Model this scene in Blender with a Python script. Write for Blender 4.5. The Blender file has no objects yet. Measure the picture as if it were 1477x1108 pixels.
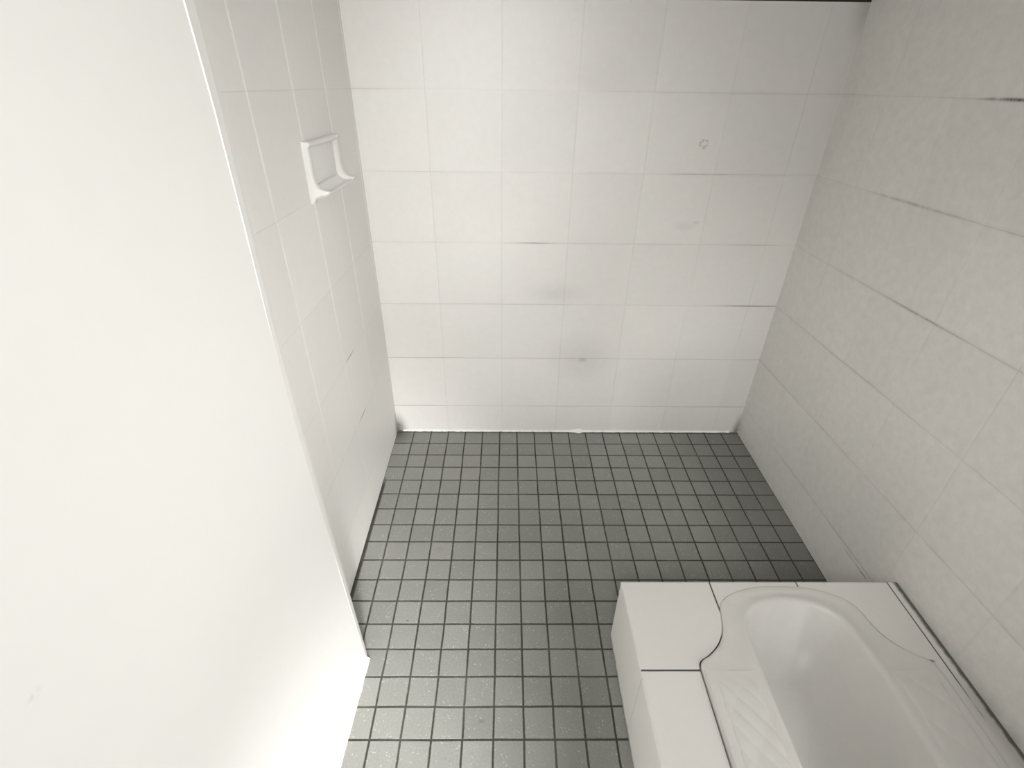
import bpy, bmesh, math, random
from mathutils import Matrix, Vector, noise

random.seed(4)
D = bpy.data
SC = bpy.context.scene
COL = SC.collection

# ------------------------------------------------------------------ camera
cam_data = D.cameras.new('camera')
cam_data.sensor_fit = 'HORIZONTAL'
cam_data.sensor_width = 36.0
cam_data.lens = 740.356 / 1477.0 * 36.0
cam_data.clip_start = 0.01
cam_data.clip_end = 50
cam = D.objects.new('camera', cam_data)
COL.objects.link(cam)
R_ = (0.99991627, -0.00666, 0.01109497)
U_ = (-0.00573525, 0.5404971, 0.84132633)
F_ = (0.01160003, 0.84131951, -0.54041365)
C_ = (0.40520835, -1.531712, 1.19442206)
cam.matrix_world = Matrix(((R_[0], U_[0], -F_[0], C_[0]),
                           (R_[1], U_[1], -F_[1], C_[1]),
                           (R_[2], U_[2], -F_[2], C_[2]),
                           (0, 0, 0, 1)))
SC.camera = cam

# ------------------------------------------------------------------ light
world = D.worlds.new('world')
SC.world = world
world.use_nodes = True
bg = world.node_tree.nodes['Background']
bg.inputs['Color'].default_value = (1.0, 0.992, 0.972, 1)
bg.inputs['Strength'].default_value = 0.02


def area(name, loc, target, sx, sy, power, color=(1, 1, 1), spread=180):
    l = D.lights.new(name, 'AREA')
    l.shape = 'RECTANGLE'
    l.size = sx
    l.size_y = sy
    l.energy = power
    l.spread = math.radians(spread)
    l.color = color
    o = D.objects.new(name, l)
    COL.objects.link(o)
    o.location = loc
    d = Vector(target) - Vector(loc)
    o.rotation_euler = d.to_track_quat('-Z', 'Y').to_euler()
    return o


# daylight falling in through the entrance, behind the camera and to the right
DAY = (1.0, 0.992, 0.972)
area('daylight_doorway', (1.6, -2.5, 0.95), (0.3, -0.5, 0.6), 0.7, 1.6, 3.04, DAY)
area('daylight_side', (1.8, -2.45, 1.1), (0.35, -0.6, 0.6), 0.3, 0.3, 7.24, DAY)
area('daylight_sill', (1.35, -2.45, 0.5), (0.35, -0.6, 0.5), 0.3, 0.3, 2.63, DAY)
area('daylight_high', (1.9, -2.3, 2.0), (0.05, -1.0, 0.4), 0.5, 0.5, 12.27, DAY)
area('fill_near_wall', (1.9, -2.3, 1.45), (0.05, -1.12, 0.80), 0.4, 0.6, 1.88, DAY, spread=44)  # added narrow beam that brightens the near left wall
# low daylight under and beside the open door: it rakes the floor along the left wall
area('daylight_low', (0.3, -2.0, 0.10), (0.28, -0.6, 0.25), 0.3, 0.15, 1.80, DAY, spread=95)
area('daylight_gap', (0.56, -2.3, 0.58), (0.14, -0.95, 0.0), 0.16, 0.4, 1.75, DAY, spread=30)
# unseen fill beams, added to brighten the back wall and left tiles
area('fill_back', (0.3, -2.3, 1.9), (0.9, -0.1, 0.3), 0.3, 0.3, 1.43, DAY, spread=60)
area('fill_back_foot', (0.9, -2.4, 1.6), (1.15, 0.0, 0.1), 0.3, 0.3, 0.39, DAY, spread=30)
area('fill_left_tile', (1.25, -2.3, 1.0), (0.0, -0.6, 0.6), 0.3, 0.5, 0.27, DAY, spread=26)
area('fill_back_top', (0.35, -2.4, 1.4), (0.25, 0.0, 1.15), 0.25, 0.25, 0.33, DAY, spread=30)
area('fill_back_left', (0.5, -2.45, 1.9), (0.28, 0.0, 0.72), 0.3, 0.3, 0.66, DAY, spread=38)

SC.view_settings.view_transform = 'Standard'
SC.view_settings.look = 'None'
SC.view_settings.exposure = 0.12
SC.view_settings.gamma = 1.0
SC.view_settings.use_curve_mapping = False

# ------------------------------------------------------------------ sizes
W = 1.2794          # width between the tiled side walls
T = 0.200           # wall tile pitch
FP = 0.06403        # floor tile pitch
H = 2.35            # ceiling
YF = -2.6           # how far the room is built towards the viewer
PH = 0.213          # platform height
PX = 0.6635         # platform left side
PY = -0.811         # platform back side
XP = 0.085          # near left wall stands proud of the tiles by this much


# ------------------------------------------------------------------ node helper
class G:
    """tiny wrapper that turns python arithmetic into math nodes"""

    def __init__(self, name):
        self.m = D.materials.new(name)
        self.m.use_nodes = True
        self.t = self.m.node_tree
        self.bsdf = self.t.nodes['Principled BSDF']
        tc = self.t.nodes.new('ShaderNodeTexCoord')
        self.obj = tc.outputs['Object']
        s = self.t.nodes.new('ShaderNodeSeparateXYZ')
        self.t.links.new(self.obj, s.inputs[0])
        self.x, self.y, self.z = (E(self, s.outputs[i]) for i in range(3))
        g = self.t.nodes.new('ShaderNodeNewGeometry')
        s2 = self.t.nodes.new('ShaderNodeSeparateXYZ')
        self.t.links.new(g.outputs['Normal'], s2.inputs[0])
        self.nz = E(self, s2.outputs[2])

    def put(self, v, sock):
        if isinstance(v, E):
            self.t.links.new(v.s, sock)
        else:
            sock.default_value = v

    def math(self, op, *a):
        n = self.t.nodes.new('ShaderNodeMath')
        n.operation = op
        for i, v in enumerate(a):
            self.put(v, n.inputs[i])
        return E(self, n.outputs[0])

    def ramp(self, v, a, b, c=0.0, d=1.0):
        n = self.t.nodes.new('ShaderNodeMapRange')
        n.interpolation_type = 'SMOOTHSTEP'
        for i, q in enumerate((v, a, b, c, d)):
            self.put(q, n.inputs[i])
        return E(self, n.outputs[0])

    def vec(self, x, y, z=0.0):
        n = self.t.nodes.new('ShaderNodeCombineXYZ')
        for i, q in enumerate((x, y, z)):
            self.put(q, n.inputs[i])
        return n.outputs[0]

    def noise(self, scale, detail=3.0, rough=0.5, v=None, seed=0.0):
        n = self.t.nodes.new('ShaderNodeTexNoise')
        n.noise_dimensions = '4D'
        n.inputs['W'].default_value = seed
        n.inputs['Scale'].default_value = scale
        n.inputs['Detail'].default_value = detail
        n.inputs['Roughness'].default_value = rough
        self.t.links.new(v if v is not None else self.obj, n.inputs['Vector'])
        return E(self, n.outputs[0])

    def voro(self, scale, feature='F1', out=0, v=None):
        n = self.t.nodes.new('ShaderNodeTexVoronoi')
        n.feature = feature
        n.inputs['Scale'].default_value = scale
        self.t.links.new(v if v is not None else self.obj, n.inputs['Vector'])
        return E(self, n.outputs[out])

    def white(self, v):
        n = self.t.nodes.new('ShaderNodeTexWhiteNoise')
        self.t.links.new(v, n.inputs['Vector'])
        return E(self, n.outputs['Value'])

    def mix(self, f, a, b):
        n = self.t.nodes.new('ShaderNodeMix')
        n.data_type = 'RGBA'
        self.put(f, n.inputs[0])
        for q, s in ((a, n.inputs[6]), (b, n.inputs[7])):
            if isinstance(q, tuple):
                s.default_value = (*q, 1)
            else:
                self.t.links.new(q, s)
        return n.outputs[2]

    def scale(self, col, f):
        """colour times a float"""
        n = self.t.nodes.new('ShaderNodeVectorMath')
        n.operation = 'SCALE'
        if isinstance(col, tuple):
            n.inputs[0].default_value = col
        else:
            self.t.links.new(col, n.inputs[0])
        self.put(f, n.inputs['Scale'])
        return n.outputs[0]

    def color(self, c):
        if isinstance(c, tuple):
            self.bsdf.inputs['Base Color'].default_value = (*c, 1)
        else:
            self.t.links.new(c, self.bsdf.inputs['Base Color'])

    def rough(self, r):
        self.put(r, self.bsdf.inputs['Roughness'])

    def bump(self, h, dist=0.001, strength=1.0):
        n = self.t.nodes.new('ShaderNodeBump')
        n.inputs['Distance'].default_value = dist
        n.inputs['Strength'].default_value = strength
        self.put(h, n.inputs['Height'])
        self.t.links.new(n.outputs[0], self.bsdf.inputs['Normal'])

    def joint(self, c, c0, pitch, w):
        """1 on the joints of a row of tiles along coordinate c, 0 on the tiles"""
        d = self.dist(c, c0, pitch)
        return self.ramp(d, w, w * 0.4)

    def dist(self, c, c0, pitch):
        f = self.math('FRACT', (c - c0) / pitch + 0.5)
        return self.math('ABSOLUTE', f - 0.5) * pitch

    def cell(self, c, c0, pitch):
        return self.math('FLOOR', (c - c0) / pitch)

    def blob(self, a, a0, b, b0, ra, rb=None):
        rb = rb or ra
        da = (a - a0) / ra
        db = (b - b0) / rb
        return self.ramp(self.math('SQRT', da * da + db * db), 1.0, 0.0)

    def max(self, *v):
        r = v[0]
        for q in v[1:]:
            r = self.math('MAXIMUM', r, q)
        return r


class E:
    def __init__(self, g, s):
        self.g, self.s = g, s

    def __add__(self, o): return self.g.math('ADD', self, o)
    def __radd__(self, o): return self.g.math('ADD', o, self)
    def __sub__(self, o): return self.g.math('SUBTRACT', self, o)
    def __rsub__(self, o): return self.g.math('SUBTRACT', o, self)
    def __mul__(self, o): return self.g.math('MULTIPLY', self, o)
    def __rmul__(self, o): return self.g.math('MULTIPLY', o, self)
    def __truediv__(self, o): return self.g.math('DIVIDE', self, o)


# ------------------------------------------------------------------ materials
TILE = (0.745, 0.731, 0.700)
GRIME = (0.075, 0.074, 0.058)


def wall_material(name, u, z0, u0, side):
    g = G(name)
    h = g.x if u == 'x' else g.y
    z = g.z if side == 'back' else g.z + h * 0.042       # courses run down a little to the back
    wob = (g.noise(7.0, 2.0, seed=3.0) - 0.5) * 0.004
    dz = g.math('ABSOLUTE', g.dist(z + wob, z0, T))
    dh = g.dist(h + wob, u0, T)
    # horizontal joints: broken dark lines; vertical joints: faint
    run = g.noise(3.2, 4.0, 0.62, seed={'back': 1.0, 'left': 12.4, 'right': 5.2}[side])
    amt = g.ramp(run, 0.38, 0.66)
    low = g.ramp(z, 0.78, 0.30, 0.30, 1.0)
    base = low * 0.30 - 0.04 if side == 'back' else 0.12
    fine_h = g.ramp(dz, 0.0015, 0.0005) * (base + amt * {'back': 0.26, 'left': 0.12, 'right': 0.34}[side])
    soft_h = g.ramp(dz, 0.009, 0.0) * amt * {'back': 0.06, 'left': 0.0, 'right': 0.12}[side]
    run2 = g.noise(4.1, 3.0, 0.55, seed=7.7)
    fine_v = g.ramp(dh, 0.0026, 0.0008) * g.ramp(run2, 0.36, 0.64, 0.12, 0.5)
    tone = g.noise(2.6, 4.0, 0.6, seed=2.0)
    tint = g.white(g.vec(g.cell(h, u0, T), g.cell(z, z0, T), 0.3))
    mott = g.noise(46.0, 4.0, 0.7, seed=9.0)
    col = g.scale(TILE, 0.955 + (tone - 0.5) * 0.10 + (tint - 0.5) * 0.035 + (mott - 0.5) * (0.26 if side == 'right' else 0.10))
    if side == 'left':
        # pale cement in the upright joints, thin dark lines in the level ones
        col = g.mix(g.ramp(dh, 0.0042, 0.0018) * g.ramp(run2, 0.30, 0.5, 0.25, 0.95) * g.ramp(z, 0.35, 0.75, 0.15, 1.0), col, (0.88, 0.865, 0.83))
        dark = g.max(fine_h * 0.8, soft_h)
    else:
        col = g.mix(fine_v * (0.24 if side == 'back' else 0.18), col, (0.20, 0.195, 0.175))
        dark = g.max(fine_h, soft_h)
    col = g.mix(dark * 0.85, col, GRIME)
    # specks of dirt
    sp = g.ramp(g.voro(22.0), 0.045, 0.02) * g.ramp(g.noise(5.0, 2.0, seed=21.0), 0.55, 0.7)
    col = g.mix(sp * 0.45, col, GRIME)
    if side == 'back':
        rag = 0.55 + (g.noise(60.0, 4.0, 0.7, seed=4.0)) * 0.9
        st = g.max(g.blob(g.x, 0.668, g.z, 0.312, 0.030, 0.018) * 0.38,
                   g.blob(g.x, 0.66, g.z, 0.32, 0.16, 0.13) * 0.13,
                   g.blob(g.x, 0.65, g.z, 1.15, 0.12, 0.09) * 0.055,
                   g.blob(g.x, 0.93, g.z, 0.77, 0.05, 0.02) * 0.09,
                   g.blob(g.x, 0.964, g.z, 0.782, 0.018, 0.008) * 0.2,
                   g.blob(g.x, 0.56, g.z, 0.555, 0.14, 0.05) * 0.12,
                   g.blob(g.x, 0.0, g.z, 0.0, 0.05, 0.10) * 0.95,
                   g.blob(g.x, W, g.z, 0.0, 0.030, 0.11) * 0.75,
                   g.blob(g.x, 1.20, g.z, 0.516, 0.19, 0.004) * 0.6,
                   g.blob(g.x, 0.49, g.z, 0.716, 0.09, 0.0028) * 0.55,
                   g.blob(g.x, 1.17, g.z, 0.716, 0.10, 0.003) * 0.35,
                   g.blob(g.x, 0.96, g.z, 0.916, 0.16, 0.003) * 0.30,
                   g.blob(g.x, 0.14, g.z, 0.316, 0.30, 0.0026) * 0.40,
                   g.blob(g.x, 0.08, g.z, 0.116, 0.18, 0.0026) * 0.45,
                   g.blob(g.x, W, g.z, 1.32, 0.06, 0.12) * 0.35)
        # a small ring-shaped stain, high on the right
        dx = g.x - 0.942
        dzz = g.z - 0.994
        r = g.math('SQRT', dx * dx + dzz * dzz)
        ring = g.ramp(g.math('ABSOLUTE', r - 0.009), 0.006, 0.001) * g.ramp(g.noise(120.0, 2.0, seed=6.0), 0.42, 0.6) * 0.5
        st = g.max(st * rag, ring)
    elif side == 'right':
        rag = g.ramp(g.noise(38.0, 4.0, 0.75, seed=4.0), 0.36, 0.62, 0.25, 1.25)
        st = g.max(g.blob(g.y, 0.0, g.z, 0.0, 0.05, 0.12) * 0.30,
                   g.blob(g.y, -0.72, z, 0.1045, 0.12, 0.004) * 0.6,
                   g.blob(g.y, -0.53, z, 1.116, 0.11, 0.005) * 0.8,
                   g.blob(g.y, -0.56, z, 0.716, 0.17, 0.005) * 0.35,
                   g.blob(g.y, -0.40, z, 0.916, 0.22, 0.006) * 0.32,
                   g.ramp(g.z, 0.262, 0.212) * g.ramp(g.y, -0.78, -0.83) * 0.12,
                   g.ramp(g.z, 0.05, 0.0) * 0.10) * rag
    else:
        rag = 0.6 + g.noise(50.0, 4.0, 0.7, seed=4.0) * 0.8
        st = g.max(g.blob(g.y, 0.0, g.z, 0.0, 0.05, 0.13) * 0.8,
                   g.blob(g.y, -0.37, z, 0.516, 0.05, 0.004) * 0.7,
                   g.blob(g.y, -0.35, z, 0.316, 0.05, 0.004) * 0.7) * rag
    col = g.mix(st, col, GRIME)
    g.color(col)
    g.rough(0.30 + mott * 0.18)
    g.bsdf.inputs['Specular IOR Level'].default_value = 0.4
    pillow = g.max(g.ramp(dz, 0.004, 0.0), g.ramp(dh, 0.004, 0.0))
    g.bump((mott - 0.5) * 0.18 + tone * 0.4 - pillow * 0.5, 0.0012, 0.6)
    return g.m


M_BACK = wall_material('wall_tile_back', 'x', 0.116, 0.1893, 'back')
M_LEFT = wall_material('wall_tile_left', 'y', 0.116, -0.015, 'left')
M_RIGHT = wall_material('wall_tile_right', 'y', 0.116, -0.188, 'right')


def floor_material():
    g = G('floor_tile')
    wob = (g.noise(9.0, 2.0, seed=3.0) - 0.5) * 0.004
    dx = g.dist(g.x + wob, 0.3830, FP)
    dy = g.dist(g.y + wob * 0.7, -0.0749, FP)
    d = g.math('MINIMUM', dx, dy)
    worn = g.noise(6.0, 3.0, 0.6, seed=8.0)
    chip = (g.noise(160.0, 2.0, seed=1.0) - 0.5) * 0.0016
    grout = g.ramp(d + chip, 0.0028, 0.0014)
    tint = g.white(g.vec(g.cell(g.x, 0.3830, FP), g.cell(g.y, -0.0749, FP), 0.0))
    cloud = g.noise(3.5, 4.0, 0.6, seed=5.0)
    grain = g.noise(210.0, 3.0, 0.7, seed=2.0)
    f = 1.0 + (tint - 0.5) * 0.16 + (cloud - 0.5) * 0.30 + (grain - 0.5) * 0.6
    col = g.scale((0.268, 0.268, 0.250), f)
    # pale terrazzo chips; their colour also paints in the floor's glints
    flake = g.ramp(g.voro(150.0), 0.34, 0.16) * g.ramp(g.noise(40.0, 2.0, seed=11.0), 0.46, 0.62)
    col = g.mix(flake * 0.42, col, (0.60, 0.59, 0.56))
    col = g.mix(grout * g.ramp(worn, 0.3, 0.55, 0.72, 0.97), col, (0.034, 0.034, 0.026))
    # black joint along the foot of the left wall, dirt in the far left corner, darker strip by the back wall
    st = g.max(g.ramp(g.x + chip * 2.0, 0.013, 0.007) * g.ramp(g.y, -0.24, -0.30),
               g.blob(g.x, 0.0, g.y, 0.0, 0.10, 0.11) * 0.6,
               g.ramp(g.x, W - 0.40, W - 0.05) * 0.42,  # painted-in shade towards the right wall, offsetting the fill beam
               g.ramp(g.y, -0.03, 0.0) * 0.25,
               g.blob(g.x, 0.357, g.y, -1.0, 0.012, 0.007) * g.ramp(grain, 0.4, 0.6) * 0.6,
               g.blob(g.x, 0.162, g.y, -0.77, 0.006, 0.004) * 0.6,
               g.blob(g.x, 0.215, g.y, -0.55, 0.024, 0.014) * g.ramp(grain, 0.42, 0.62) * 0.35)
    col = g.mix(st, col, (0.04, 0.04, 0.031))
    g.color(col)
    g.rough(g.ramp(grout, 0.0, 1.0, 0.36, 0.85) + (grain - 0.5) * 0.2)
    g.bump(flake * 0.25 + grain * 0.35 - grout * 1.0, 0.0012, 0.8)
    return g.m


M_FLOOR = floor_material()


def paint_material():
    g = G('painted_wall')
    tone = g.noise(2.2, 4.0, 0.55, seed=2.0)
    mott = g.noise(30.0, 4.0, 0.6, seed=9.0)
    col = g.scale((0.71, 0.700, 0.674), 0.97 + (tone - 0.5) * 0.08 + (mott - 0.5) * 0.03)
    sp = g.ramp(g.voro(9.0), 0.05, 0.015) * g.ramp(g.noise(4.0, 2.0, seed=21.0), 0.56, 0.7)
    scuff = g.max(g.blob(g.y, -1.37, g.z, 0.64, 0.03, 0.02), g.blob(g.y, -1.34, g.z, 0.80, 0.012, 0.008)) * \
        g.ramp(g.noise(70.0, 3.0, seed=2.0), 0.48, 0.62)
    col = g.mix(g.max(sp * 0.3, scuff * 0.3), col, (0.3, 0.29, 0.26))
    g.color(col)
    g.rough(0.45)
    g.bump(tone * 0.6 + mott * 0.25, 0.002, 0.5)
    return g.m


M_PAINT = paint_material()


def plain(name, c, rough, amp=0.05, sc=30.0, bump=0.0):
    g = G(name)
    n = g.noise(sc, 3.0, 0.6, seed=1.0)
    g.color(g.scale(c, 1.0 + (n - 0.5) * amp * 2))
    g.rough(rough)
    if bump:
        g.bump(n, bump, 0.6)
    return g.m


M_CEMENT = plain('white_cement', (0.86, 0.845, 0.81), 0.7, 0.06, 80.0, 0.001)
M_EDGE = plain('edge_trim', (0.72, 0.708, 0.68), 0.5, 0.05, 20.0)
M_DARK = plain('dark_gap', (0.03, 0.03, 0.024), 0.8, 0.3, 60.0)
M_DISH = plain('dish_ceramic', (0.70, 0.690, 0.665), 0.22, 0.03, 25.0)


def pan_material():
    g = G('pan_ceramic')
    tone = g.noise(5.0, 4.0, 0.6, seed=2.0)
    mott = g.noise(60.0, 4.0, 0.7, seed=9.0)
    col = g.scale((0.68, 0.668, 0.640), 0.98 + (tone - 0.5) * 0.12 + (mott - 0.5) * 0.10)
    sp = g.ramp(g.voro(30.0), 0.06, 0.03) * g.ramp(g.noise(6.0, 2.0, seed=21.0), 0.52, 0.66)
    rag = 0.4 + g.noise(90.0, 3.0, 0.7, seed=4.0) * 1.1
    st = g.max(g.blob(g.x, 1.152, g.y, -0.925, 0.014, 0.012) * 0.40,
               g.blob(g.x, 0.828, g.y, -0.965, 0.008, 0.008) * 0.5,
               g.blob(g.x, 0.862, g.y, -1.045, 0.014, 0.012) * 0.55,
               g.ramp(g.x, 1.13, 1.20) * g.ramp(g.y, -0.93, -1.08) * 0.32) * rag
    col = g.mix(g.max(sp * 0.4, st), col, (0.11, 0.11, 0.088))
    g.color(col)
    g.rough(0.27 + mott * 0.15)
    g.bump(mott * 0.3 + tone * 0.3, 0.0008, 0.5)
    return g.m


M_PAN = pan_material()


def platform_material():
    g = G('platform_tile')
    tone = g.noise(4.0, 4.0, 0.6, seed=2.0)
    mott = g.noise(50.0, 4.0, 0.7, seed=9.0)
    col = g.scale(TILE, 0.98 + (tone - 0.5) * 0.07 + (mott - 0.5) * 0.06)
    top = g.ramp(g.nz, 0.6, 0.9)
    wob = (g.noise(14.0, 2.0, seed=3.0) - 0.5) * 0.0015
    lx = g.max(g.ramp(g.math('ABSOLUTE', g.x + wob - 0.8585), 0.0021, 0.0012),
               g.ramp(g.math('ABSOLUTE', g.x + wob - 1.052), 0.0019, 0.0010))
    lx = lx * g.ramp(g.y, -0.905, -0.89)
    ls = g.ramp(g.math('ABSOLUTE', g.x + wob - 1.2565), 0.0019, 0.0008) * \
        g.ramp(g.noise(9.0, 3.0, seed=13.0) + (g.y + 1.0) * 1.6, 0.28, 0.45, 0.15, 1.0)
    ly = g.ramp(g.math('ABSOLUTE', g.y + wob + 1.0075), 0.0023, 0.0012) * g.ramp(g.x, 0.80, 0.79)
    ly2 = g.ramp(g.math('ABSOLUTE', g.y + wob + 1.205), 0.0023, 0.0012) * g.ramp(g.x, 0.80, 0.79)
    side = g.ramp(g.math('ABSOLUTE', g.y + wob + 1.022), 0.0022, 0.0010) * 0.22
    jt = g.max(lx, ls, ly, ly2) * top
    jt = g.max(jt, side * (1.0 - top))
    # black line where the ledge meets the right wall
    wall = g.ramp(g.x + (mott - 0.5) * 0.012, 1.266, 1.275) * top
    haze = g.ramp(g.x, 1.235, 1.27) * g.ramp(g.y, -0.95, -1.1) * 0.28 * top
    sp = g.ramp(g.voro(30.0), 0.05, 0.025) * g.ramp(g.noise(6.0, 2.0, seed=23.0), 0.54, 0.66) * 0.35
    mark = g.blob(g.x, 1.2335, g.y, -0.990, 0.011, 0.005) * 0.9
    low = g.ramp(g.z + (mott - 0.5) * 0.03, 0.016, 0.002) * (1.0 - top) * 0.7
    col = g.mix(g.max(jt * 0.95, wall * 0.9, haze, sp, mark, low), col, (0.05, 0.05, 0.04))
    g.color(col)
    g.rough(0.32 + mott * 0.15)
    g.bump(tone * 0.4 + mott * 0.15 - jt * 0.8, 0.001, 0.5)
    return g.m


M_PLAT = platform_material()


# ------------------------------------------------------------------ mesh helpers
def link(name, bm, mat, parent=None, smooth=False, recalc=True):
    if recalc:
        bmesh.ops.recalc_face_normals(bm, faces=bm.faces)
    me = D.meshes.new(name)
    bm.to_mesh(me)
    bm.free()
    me.materials.append(mat)
    if smooth:
        for p in me.polygons:
            p.use_smooth = True
    o = D.objects.new(name, me)
    COL.objects.link(o)
    if parent:
        o.parent = parent
    return o


def struct(name, bm, mat, **k):
    o = link(name, bm, mat, **k)
    o['kind'] = 'structure'
    return o


def tell(o, label, cat):
    o['label'] = label
    o['category'] = cat
    return o


def box(bm, x0, x1, y0, y1, z0, z1):
    vs = [bm.verts.new((x, y, z)) for x in (x0, x1) for y in (y0, y1) for z in (z0, z1)]
    for f in ((0, 1, 3, 2), (4, 6, 7, 5), (0, 4, 5, 1), (2, 3, 7, 6), (0, 2, 6, 4), (1, 5, 7, 3)):
        bm.faces.new([vs[i] for i in f])
    return vs


def loft(bm, rows, closed=False, cap=False):
    """quads between successive rows of points; rows hold equally many points"""
    vr = [[bm.verts.new(p) for p in r] for r in rows]
    n = len(rows[0])
    for a, b in zip(vr[:-1], vr[1:]):
        for i in range(n if closed else n - 1):
            j = (i + 1) % n
            bm.faces.new((a[i], a[j], b[j], b[i]))
    if cap:
        bm.faces.new(vr[0])
        bm.faces.new(vr[-1])
    return vr


def interp(x, xs, ys):
    if x <= xs[0]:
        return ys[0]
    for i in range(1, len(xs)):
        if x <= xs[i]:
            t = (x - xs[i - 1]) / (xs[i] - xs[i - 1])
            return ys[i - 1] * (1 - t) + ys[i] * t
    return ys[-1]


def catmull(pts, per):
    out = []
    n = len(pts)
    for i in range(n - 1):
        p0, p1, p2, p3 = (pts[max(i - 1, 0)], pts[i], pts[i + 1], pts[min(i + 2, n - 1)])
        for k in range(per[i]):
            t = k / per[i]
            out.append(tuple(0.5 * ((2 * b) + (c - a) * t + (2 * a - 5 * b + 4 * c - d) * t * t +
                                    (3 * b - a - 3 * c + d) * t ** 3) for a, b, c, d in zip(p0, p1, p2, p3)))
    out.append(tuple(pts[-1]))
    return out


# ------------------------------------------------------------------ the room
bm = bmesh.new()
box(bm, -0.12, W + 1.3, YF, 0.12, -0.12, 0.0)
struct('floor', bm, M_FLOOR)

bm = bmesh.new()
box(bm, -0.12, W + 0.12, 0.0, 0.12, 0.0, 1.3095)
struct('wall_back', bm, M_BACK)

bm = bmesh.new()
box(bm, -0.12, W + 0.12, 0.012, 0.12, 1.325, H)
struct('wall_back_upper', bm, M_PAINT)

# dark gap along the top of the back wall's tiles, thicker to the right
bm = bmesh.new()
v = [(-0.1, 0.004, 1.31), (W + 0.1, 0.004, 1.31), (W + 0.1, 0.1, 1.31), (-0.1, 0.1, 1.31)]
loft(bm, [v, [(a, b, 1.325) for a, b, c in v]], closed=True, cap=True)
struct('trim_1', bm, M_DARK)

bm = bmesh.new()
box(bm, -0.12, 0.0, -0.95, 0.0, 0.0, H)
struct('wall_left', bm, M_LEFT)

RY = -1.50      # the right wall stops here: the way in
bm = bmesh.new()
box(bm, W, W + 0.12, RY, 0.0, 0.0, H)
struct('wall_right', bm, M_RIGHT)

bm = bmesh.new()
box(bm, -0.12, W + 1.3, YF, 0.12, H, H + 0.1)
struct('ceiling', bm, M_PAINT)

# the near part of the left wall: painted, standing proud of the tiles
EDGE_Z = [0.0, 0.029, 0.182, 0.449, 0.687, 0.878, 1.016, 1.154, 1.236]
EDGE_Y = [-0.873, -0.874, -0.882, -0.893, -0.902, -0.902, -0.897, -0.894, -0.897]


def edge_y(z):
    return interp(z, EDGE_Z, EDGE_Y)


def panel_x(y):
    return XP + 0.042 * (y + 0.87)


zs = [0.0, 0.03] + [0.03 + i * (H - 0.03) / 46 for i in range(1, 47)]
rows = []
for z in zs:
    ye = edge_y(z)
    ys = [ye, ye - 0.05, ye - 0.15, -1.2, -1.5, -1.9, YF]
    rows.append([(-0.12, ye, z)] + [(panel_x(y), y, z) for y in ys] + [(-0.12, YF, z)])
bm = bmesh.new()
loft(bm, rows, closed=True, cap=True)
struct('wall_left_near', bm, M_PAINT)

# its edge strip: a flat trim, easing back a little
rows, bead = [], []
for z in zs:
    ye = edge_y(z)
    w = interp(z, [0.0, 0.25, 0.9, 1.1, 1.25], [0.016, 0.022, 0.027, 0.032, 0.045])
    x = panel_x(ye)
    rows.append([(0.001, ye + 0.0004, z), (x - 0.0008, ye + 0.0004, z), (x - 0.0008 - w * 0.05, ye + w * 0.6, z),
                 (x - 0.0008 - w * 0.13, ye + w, z), (0.001, ye + w, z)])
    r = interp(z, [0.0, 0.35, 0.50, 0.80, 0.95, 1.2], [0.0017, 0.0015, 0.0008, 0.0008, 0.0017, 0.0020])
    bead.append([(x - 0.001 + r * math.cos(a), ye + 0.0004 + r * math.sin(a), z)
                 for a in [k * math.pi / 4 for k in range(8)]])
bm = bmesh.new()
loft(bm, rows, closed=True, cap=True)
struct('trim_2', bm, M_EDGE)
bm = bmesh.new()
loft(bm, bead, closed=True, cap=True)
struct('trim_3', bm, M_CEMENT, smooth=True)

# bead of white cement along the foot of the near wall
rows = []
for i in range(60):
    y = -0.866 - i * 0.012
    x = panel_x(min(y, -0.874)) - 0.001
    k = 0.0065 + 0.002 * noise.noise((y * 40, 0, 0))
    rows.append([(x - 0.003, y, 0.0), (x + k, y, 0.0), (x + k * 0.75, y, k * 0.7), (x, y, k * 1.5), (x - 0.003, y, k * 1.5)])
bm = bmesh.new()
loft(bm, rows, closed=True, cap=True)
struct('trim_4', bm, M_CEMENT)

# ragged cement fillet along the foot of the back wall
rows = []
n = 160
for i in range(n + 1):
    x = 0.02 + (W - 0.05) * i / n
    k = 0.004 + 0.0035 * noise.noise((x * 55, 3.1, 0)) + 0.002 * noise.noise((x * 160, 8, 0))
    k += 0.006 * math.exp(-((x - 0.675) / 0.028) ** 2)
    k = max(k, 0.0012)
    rows.append([(x, 0.002, 0.0), (x, -k, 0.0), (x, -k * 0.6, 0.0015 + k * 0.3), (x, 0.002, 0.003 + k)])
bm = bmesh.new()
loft(bm, rows, closed=True, cap=True)
struct('trim_5', bm, M_CEMENT)

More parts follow.
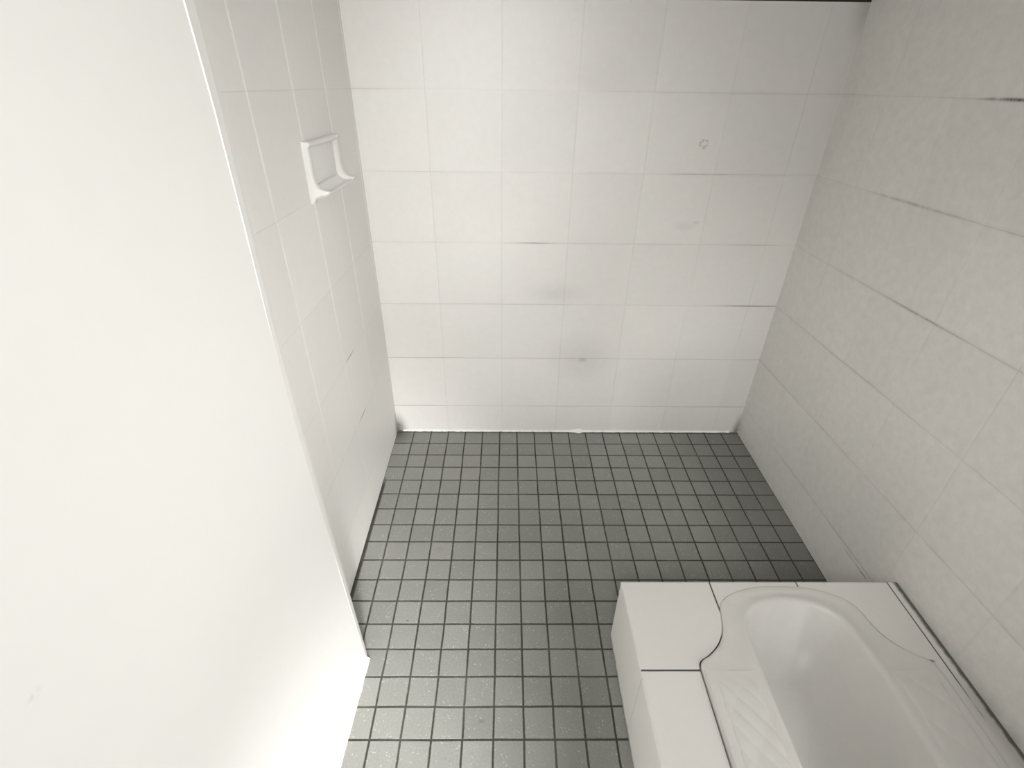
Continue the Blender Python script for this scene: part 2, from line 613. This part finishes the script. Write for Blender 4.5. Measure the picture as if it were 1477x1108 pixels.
# ------------------------------------------------------------------ pan outline
XC = 1.0075
OUT = [(0.0, -0.824), (0.045, -0.826), (0.085, -0.834), (0.122, -0.850), (0.142, -0.868), (0.149, -0.888), (0.153, -0.908),
       (0.161, -0.934), (0.179, -0.960), (0.204, -0.981), (0.220, -0.990), (0.2265, -1.000), (0.2275, -1.018), (0.2275, -1.045),
       (0.2275, -1.09), (0.2275, -1.17), (0.2275, -1.28), (0.226, -1.36), (0.215, -1.40), (0.17, -1.414), (0.09, -1.418), (0.0, -1.418)]
RIM = [(0.0, -0.862), (0.030, -0.864), (0.056, -0.871), (0.080, -0.886), (0.094, -0.903), (0.100, -0.918), (0.104, -0.934),
       (0.107, -0.954), (0.109, -0.974), (0.110, -0.992), (0.111, -1.008), (0.1115, -1.022), (0.112, -1.038),
       (0.112, -1.065), (0.112, -1.11), (0.112, -1.18), (0.108, -1.255), (0.098, -1.30), (0.082, -1.33), (0.058, -1.35), (0.03, -1.36),
       (0.0, -1.362)]
PER = [4, 4, 4, 4, 3, 3, 4, 4, 4, 3, 3, 3, 3, 4, 6, 8, 6, 4, 4, 4, 4]
assert len(OUT) == len(RIM) == len(PER) + 1
half_o = catmull(OUT, PER)
half_r = catmull(RIM, PER)


def full(h):
    return [(XC + a, b) for a, b in h] + [(XC - a, b) for a, b in h[-2:0:-1]]


OUTL, RIML = full(half_o), full(half_r)
NP = len(OUTL)


def lift(y):
    """how far the pan's deck stands above the tiles: flush at the back, proud at the footrests"""
    t = min(1.0, max(0.0, (-0.90 - y) / 0.14))
    return 0.0006 + 0.0092 * t * t * (3 - 2 * t)


# ------------------------------------------------------------------ tiled platform
def offset_outline(gap_fn):
    res = []
    for i in range(NP):
        a, b, c = OUTL[i - 1], OUTL[i], OUTL[(i + 1) % NP]
        tx, ty = c[0] - a[0], c[1] - a[1]
        l = math.hypot(tx, ty) or 1
        g = gap_fn(b[1])
        res.append((b[0] - ty / l * g, b[1] + tx / l * g))
    return res


HOLE = offset_outline(lambda y: interp(y, [-1.0, -0.93, -0.87], [0.0030, 0.0022, 0.0006]))
YN = -1.60
BV = 0.004
bm = bmesh.new()


def ring(x0, x1, y0, y1, z):
    pts = []
    for i in range(24):
        pts.append((x0 + (x1 - x0) * i / 24, y1, z))
    for i in range(24):
        pts.append((x1, y1 + (y0 - y1) * i / 24, z))
    for i in range(24):
        pts.append((x1 + (x0 - x1) * i / 24, y0, z))
    for i in range(24):
        pts.append((x0, y0 + (y1 - y0) * i / 24, z))
    return pts


vr = loft(bm, [ring(PX, W, YN, PY, 0.0), ring(PX, W, YN, PY, PH - BV),
               ring(PX + BV * 0.35, W, YN + BV * 0.35, PY - BV * 0.35, PH - BV * 0.35),
               ring(PX + BV, W, YN + BV, PY - BV, PH)], closed=True)
outer = vr[-1]
hole = [bm.verts.new((x, y, PH)) for x, y in HOLE]
hole2 = [bm.verts.new((x, y, PH - 0.2115)) for x, y in HOLE]
es = []
for loop in (outer, hole):
    for i in range(len(loop)):
        a, b = loop[i], loop[(i + 1) % len(loop)]
        es.append(bm.edges.get((a, b)) or bm.edges.new((a, b)))
bmesh.ops.triangle_fill(bm, use_beauty=True, edges=es)
for i in range(NP):
    j = (i + 1) % NP
    bm.faces.new((hole[i], hole[j], hole2[j], hole2[i]))
bm.faces.new(hole2)
plat = link('toilet_platform', bm, M_PLAT)
tell(plat, 'raised white tiled ledge with dark joints holding the squat pan against the right wall', 'platform')

# ------------------------------------------------------------------ squat pan
pan = D.objects.new('squat_toilet', None)
COL.objects.link(pan)
pan.location = (XC, -1.12, PH)
tell(pan, 'white ceramic squat toilet pan set into the raised tiled platform', 'toilet')
OX, OY, OZ = pan.location


def loc(p):
    return (p[0] - OX, p[1] - OY, p[2] - OZ)


def pan_link(name, bm, mat=M_PAN):
    o = link(name, bm, mat, parent=pan, smooth=True)
    return o


# deck: outer skirt, rounded shoulder, flat top, rounded lip into the bowl
SH = 0.007
rows = []


def toward(t, dz):
    r = []
    for (ox, oy), (rx, ry) in zip(OUTL, RIML):
        r.append(loc((ox + (rx - ox) * t, oy + (ry - oy) * t, PH + lift(oy) * (1 - min(t, 1) * 0.25) + dz)))
    return r


def inset(d, dz, sink=0.0):
    r = []
    for i in range(NP):
        (ox, oy), (rx, ry) = OUTL[i], RIML[i]
        l = math.hypot(rx - ox, ry - oy)
        t = d / l
        r.append(loc((ox + (rx - ox) * t, oy + (ry - oy) * t, PH + lift(oy) + dz * min(1.0, lift(oy) / 0.009) + sink)))
    return r


rows.append([loc((x, y, PH - 0.03)) for x, y in OUTL])
rows.append(inset(0.0, -0.006))
rows.append(inset(0.0008, -0.0035))
rows.append(inset(0.0025, -0.0014))
rows.append(inset(0.005, -0.0003))
rows.append(inset(0.009, 0.0))
LIPW = 0.012
for k in range(1, 7):
    t = k / 6
    r = []
    for i in range(NP):
        (ox, oy), (rx, ry) = OUTL[i], RIML[i]
        l = math.hypot(rx - ox, ry - oy)
        a = 0.009 / l
        b = 1 - LIPW / l
        s = a + (b - a) * t
        r.append(loc((ox + (rx - ox) * s, oy + (ry - oy) * s, PH + lift(oy) - 0.0015 * math.sin(math.pi * t))))
    rows.append(r)
for k in range(1, 6):
    a = k / 5 * math.radians(62)
    r = []
    for i in range(NP):
        (ox, oy), (rx, ry) = OUTL[i], RIML[i]
        l = math.hypot(rx - ox, ry - oy)
        s = 1 - LIPW / l + LIPW / l * math.sin(a) / math.sin(math.radians(62))
        r.append(loc((ox + (rx - ox) * s, oy + (ry - oy) * s, PH + lift(oy) - LIPW * (1 - math.cos(a)) * 1.15)))
    rows.append(r)
lip_last = rows[-1]
bm = bmesh.new()
loft(bm, rows, closed=True)
pan_link('deck', bm)


# bowl
def depth(y):
    return interp(y, [-1.30, -1.20, -1.10, -1.04, -0.985], [0.178, 0.166, 0.148, 0.136, 0.122])


rows = [lip_last]
NB = 18
for k in range(1, NB + 1):
    t = k / NB
    r = []
    for i in range(NP):
        px, py, pz = lip_last[i]
        wx, wy = px + OX, py + OY
        sy = max(min(wy * 0.8 - 0.205, -0.985), -1.25)
        sx = XC
        x = wx + (sx - wx) * t
        y = wy + (sy - wy) * t
        d = depth(sy)
        side = min(1.0, max(0.0, (px + OX - XC) / 0.09))
        flank = 3.8 - 1.5 * side * side * (3 - 2 * side)
        u_ = min(1.0, max(0.0, (-0.87 - wy) / 0.20))
        e = 2.0 + (flank - 2.0) * u_ * u_ * (3 - 2 * u_)      # steep left flank, easier slopes at the back and right
        prof = 1 - (1 - t) ** e
        r.append(loc((x, y, pz + OZ - (d + pz) * prof)))
    rows.append(r)
bm = bmesh.new()
loft(bm, rows, closed=True)
bmesh.ops.remove_doubles(bm, verts=bm.verts, dist=0.0004)
pan_link('bowl', bm)

# outlet at the front end of the bowl
bm = bmesh.new()
ro = []
for rad, dz in ((0.040, 0.0025), (0.036, 0.0035), (0.033, 0.001), (0.031, -0.02)):
    ro.append([loc((XC + rad * math.cos(a), -1.245 + rad * math.sin(a), PH + 0.010 - 0.182 + dz))
               for a in [2 * math.pi * k / 28 for k in range(28)]])
vr = loft(bm, ro, closed=True)
bm.faces.new(vr[-1])
pan_link('outlet', bm, M_DARK)

# ribbed footrests, one on each wing
for s in (-1, 1):
    bm = bmesh.new()
    nu, nv = 40, 120
    rows = []
    for j in range(nv + 1):
        y = -1.012 - 0.34 * j / nv
        r = []
        xi, xo = 0.128, 0.214
        for i in range(nu + 1):
            t = i / nu
            a = xo + (xi - xo) * t
            edge = min(1.0, min(t, 1 - t) * 8, j / 14, (nv - j) / 10)
            edge = edge * edge * (3 - 2 * edge)
            # slanting ribs that fade towards the bowl
            ph = ((xo - a) * 0.80 + (-1.012 - y) * -0.60)
            ph2 = ((xo - a) * 0.80 + (-1.012 - y) * 0.60)
            rib = abs(math.sin(math.pi * ph / 0.024)) ** 0.6
            rib2 = abs(math.sin(math.pi * ph2 / 0.055)) ** 0.25
            h = edge * (0.0012 + 0.0024 * rib * rib2)
            r.append(loc((XC + s * a, y, PH + 0.0088 + h - 0.0008)))
        rows.append(r)
    bm = bmesh.new()
    vr = loft(bm, rows)
    pan_link('footrest', bm)

# ------------------------------------------------------------------ soap dish
dish = D.objects.new('soap_dish', None)
COL.objects.link(dish)
dish.location = (0.0, -0.3235, 0.980)
dish.rotation_euler = (-0.042, 0, 0)
tell(dish, 'white ceramic soap dish with a scooped tray fixed on the left tiled wall', 'soap dish')
HWY = 0.1085      # half width along the wall


def part_mod(o, bevel):
    m = o.modifiers.new('bevel', 'BEVEL')
    m.width = bevel
    m.segments = 3
    m.limit_method = 'ANGLE'
    m.angle_limit = math.radians(28)
    for p in o.data.polygons:
        p.use_smooth = True
    return o


# back plate
bm = bmesh.new()
box(bm, -0.004, 0.0016, -HWY + 0.004, HWY - 0.004, -0.050, 0.058)
part_mod(link('back_plate', bm, M_DISH, parent=dish), 0.0015)

# rim across the top, leaning out
bm = bmesh.new()
prof = [(-0.002, 0.061), (0.0085, 0.0612), (0.0150, 0.0595), (0.0158, 0.0545), (0.0120, 0.0500), (-0.002, 0.0490)]
rows = []
for i in range(13):
    y = -HWY + 0.002 + (2 * HWY - 0.004) * i / 12
    rows.append([(a, y, b) for a, b in prof])
loft(bm, rows, closed=True, cap=True)
part_mod(link('top_rim', bm, M_DISH, parent=dish), 0.0022)

# the two cheeks, widening downwards into points
cheek = catmull([(-0.002, 0.061), (0.0095, 0.060), (0.0118, 0.050), (0.0122, 0.022), (0.0128, -0.002), (0.0155, -0.018),
                 (0.024, -0.027), (0.0405, -0.0315), (0.0420, -0.0345), (0.033, -0.0385), (0.014, -0.0430), (0.0065, -0.0560), (-0.002, -0.057)], [2] * 12)
for s in (-1, 1):
    bm = bmesh.new()
    rows = []
    for a, sh in ((0.0, 0.0015), (0.0035, 0.0), (0.014, 0.0), (0.0195, 0.0025)):
        y = s * (HWY - a)
        rows.append([(x - sh * (1 if x > 0 else 0), y, z) for x, z in cheek])
    loft(bm, rows, closed=True, cap=True)
    part_mod(link('side_cheek', bm, M_DISH, parent=dish), 0.0022)

# tray with a scooped lip
bm = bmesh.new()
rows = []
n = 26
for i in range(n + 1):
    t = i / n * 2 - 1
    y = t * (HWY - 0.006)
    sc_ = 1 - t ** 2                      # 0 at the cheeks, 1 in the middle
    sc_ = sc_ ** 0.8
    lx = 0.0405 - 0.009 * sc_
    lz = -0.034 - 0.006 * sc_
    rows.append([(-0.002, y, -0.020), (0.006, y, -0.029), (0.014, y, -0.0335 - 0.004 * sc_), (lx * 0.7, y, lz - 0.001), (lx - 0.004, y, lz + 0.001),
                 (lx, y, lz - 0.0015), (lx - 0.0025, y, lz - 0.0055), (lx * 0.66, y, -0.0440), (0.010, y, -0.0470), (-0.002, y, -0.052)])
loft(bm, rows, closed=True, cap=True)
o = link('tray', bm, M_DISH, parent=dish, smooth=True)
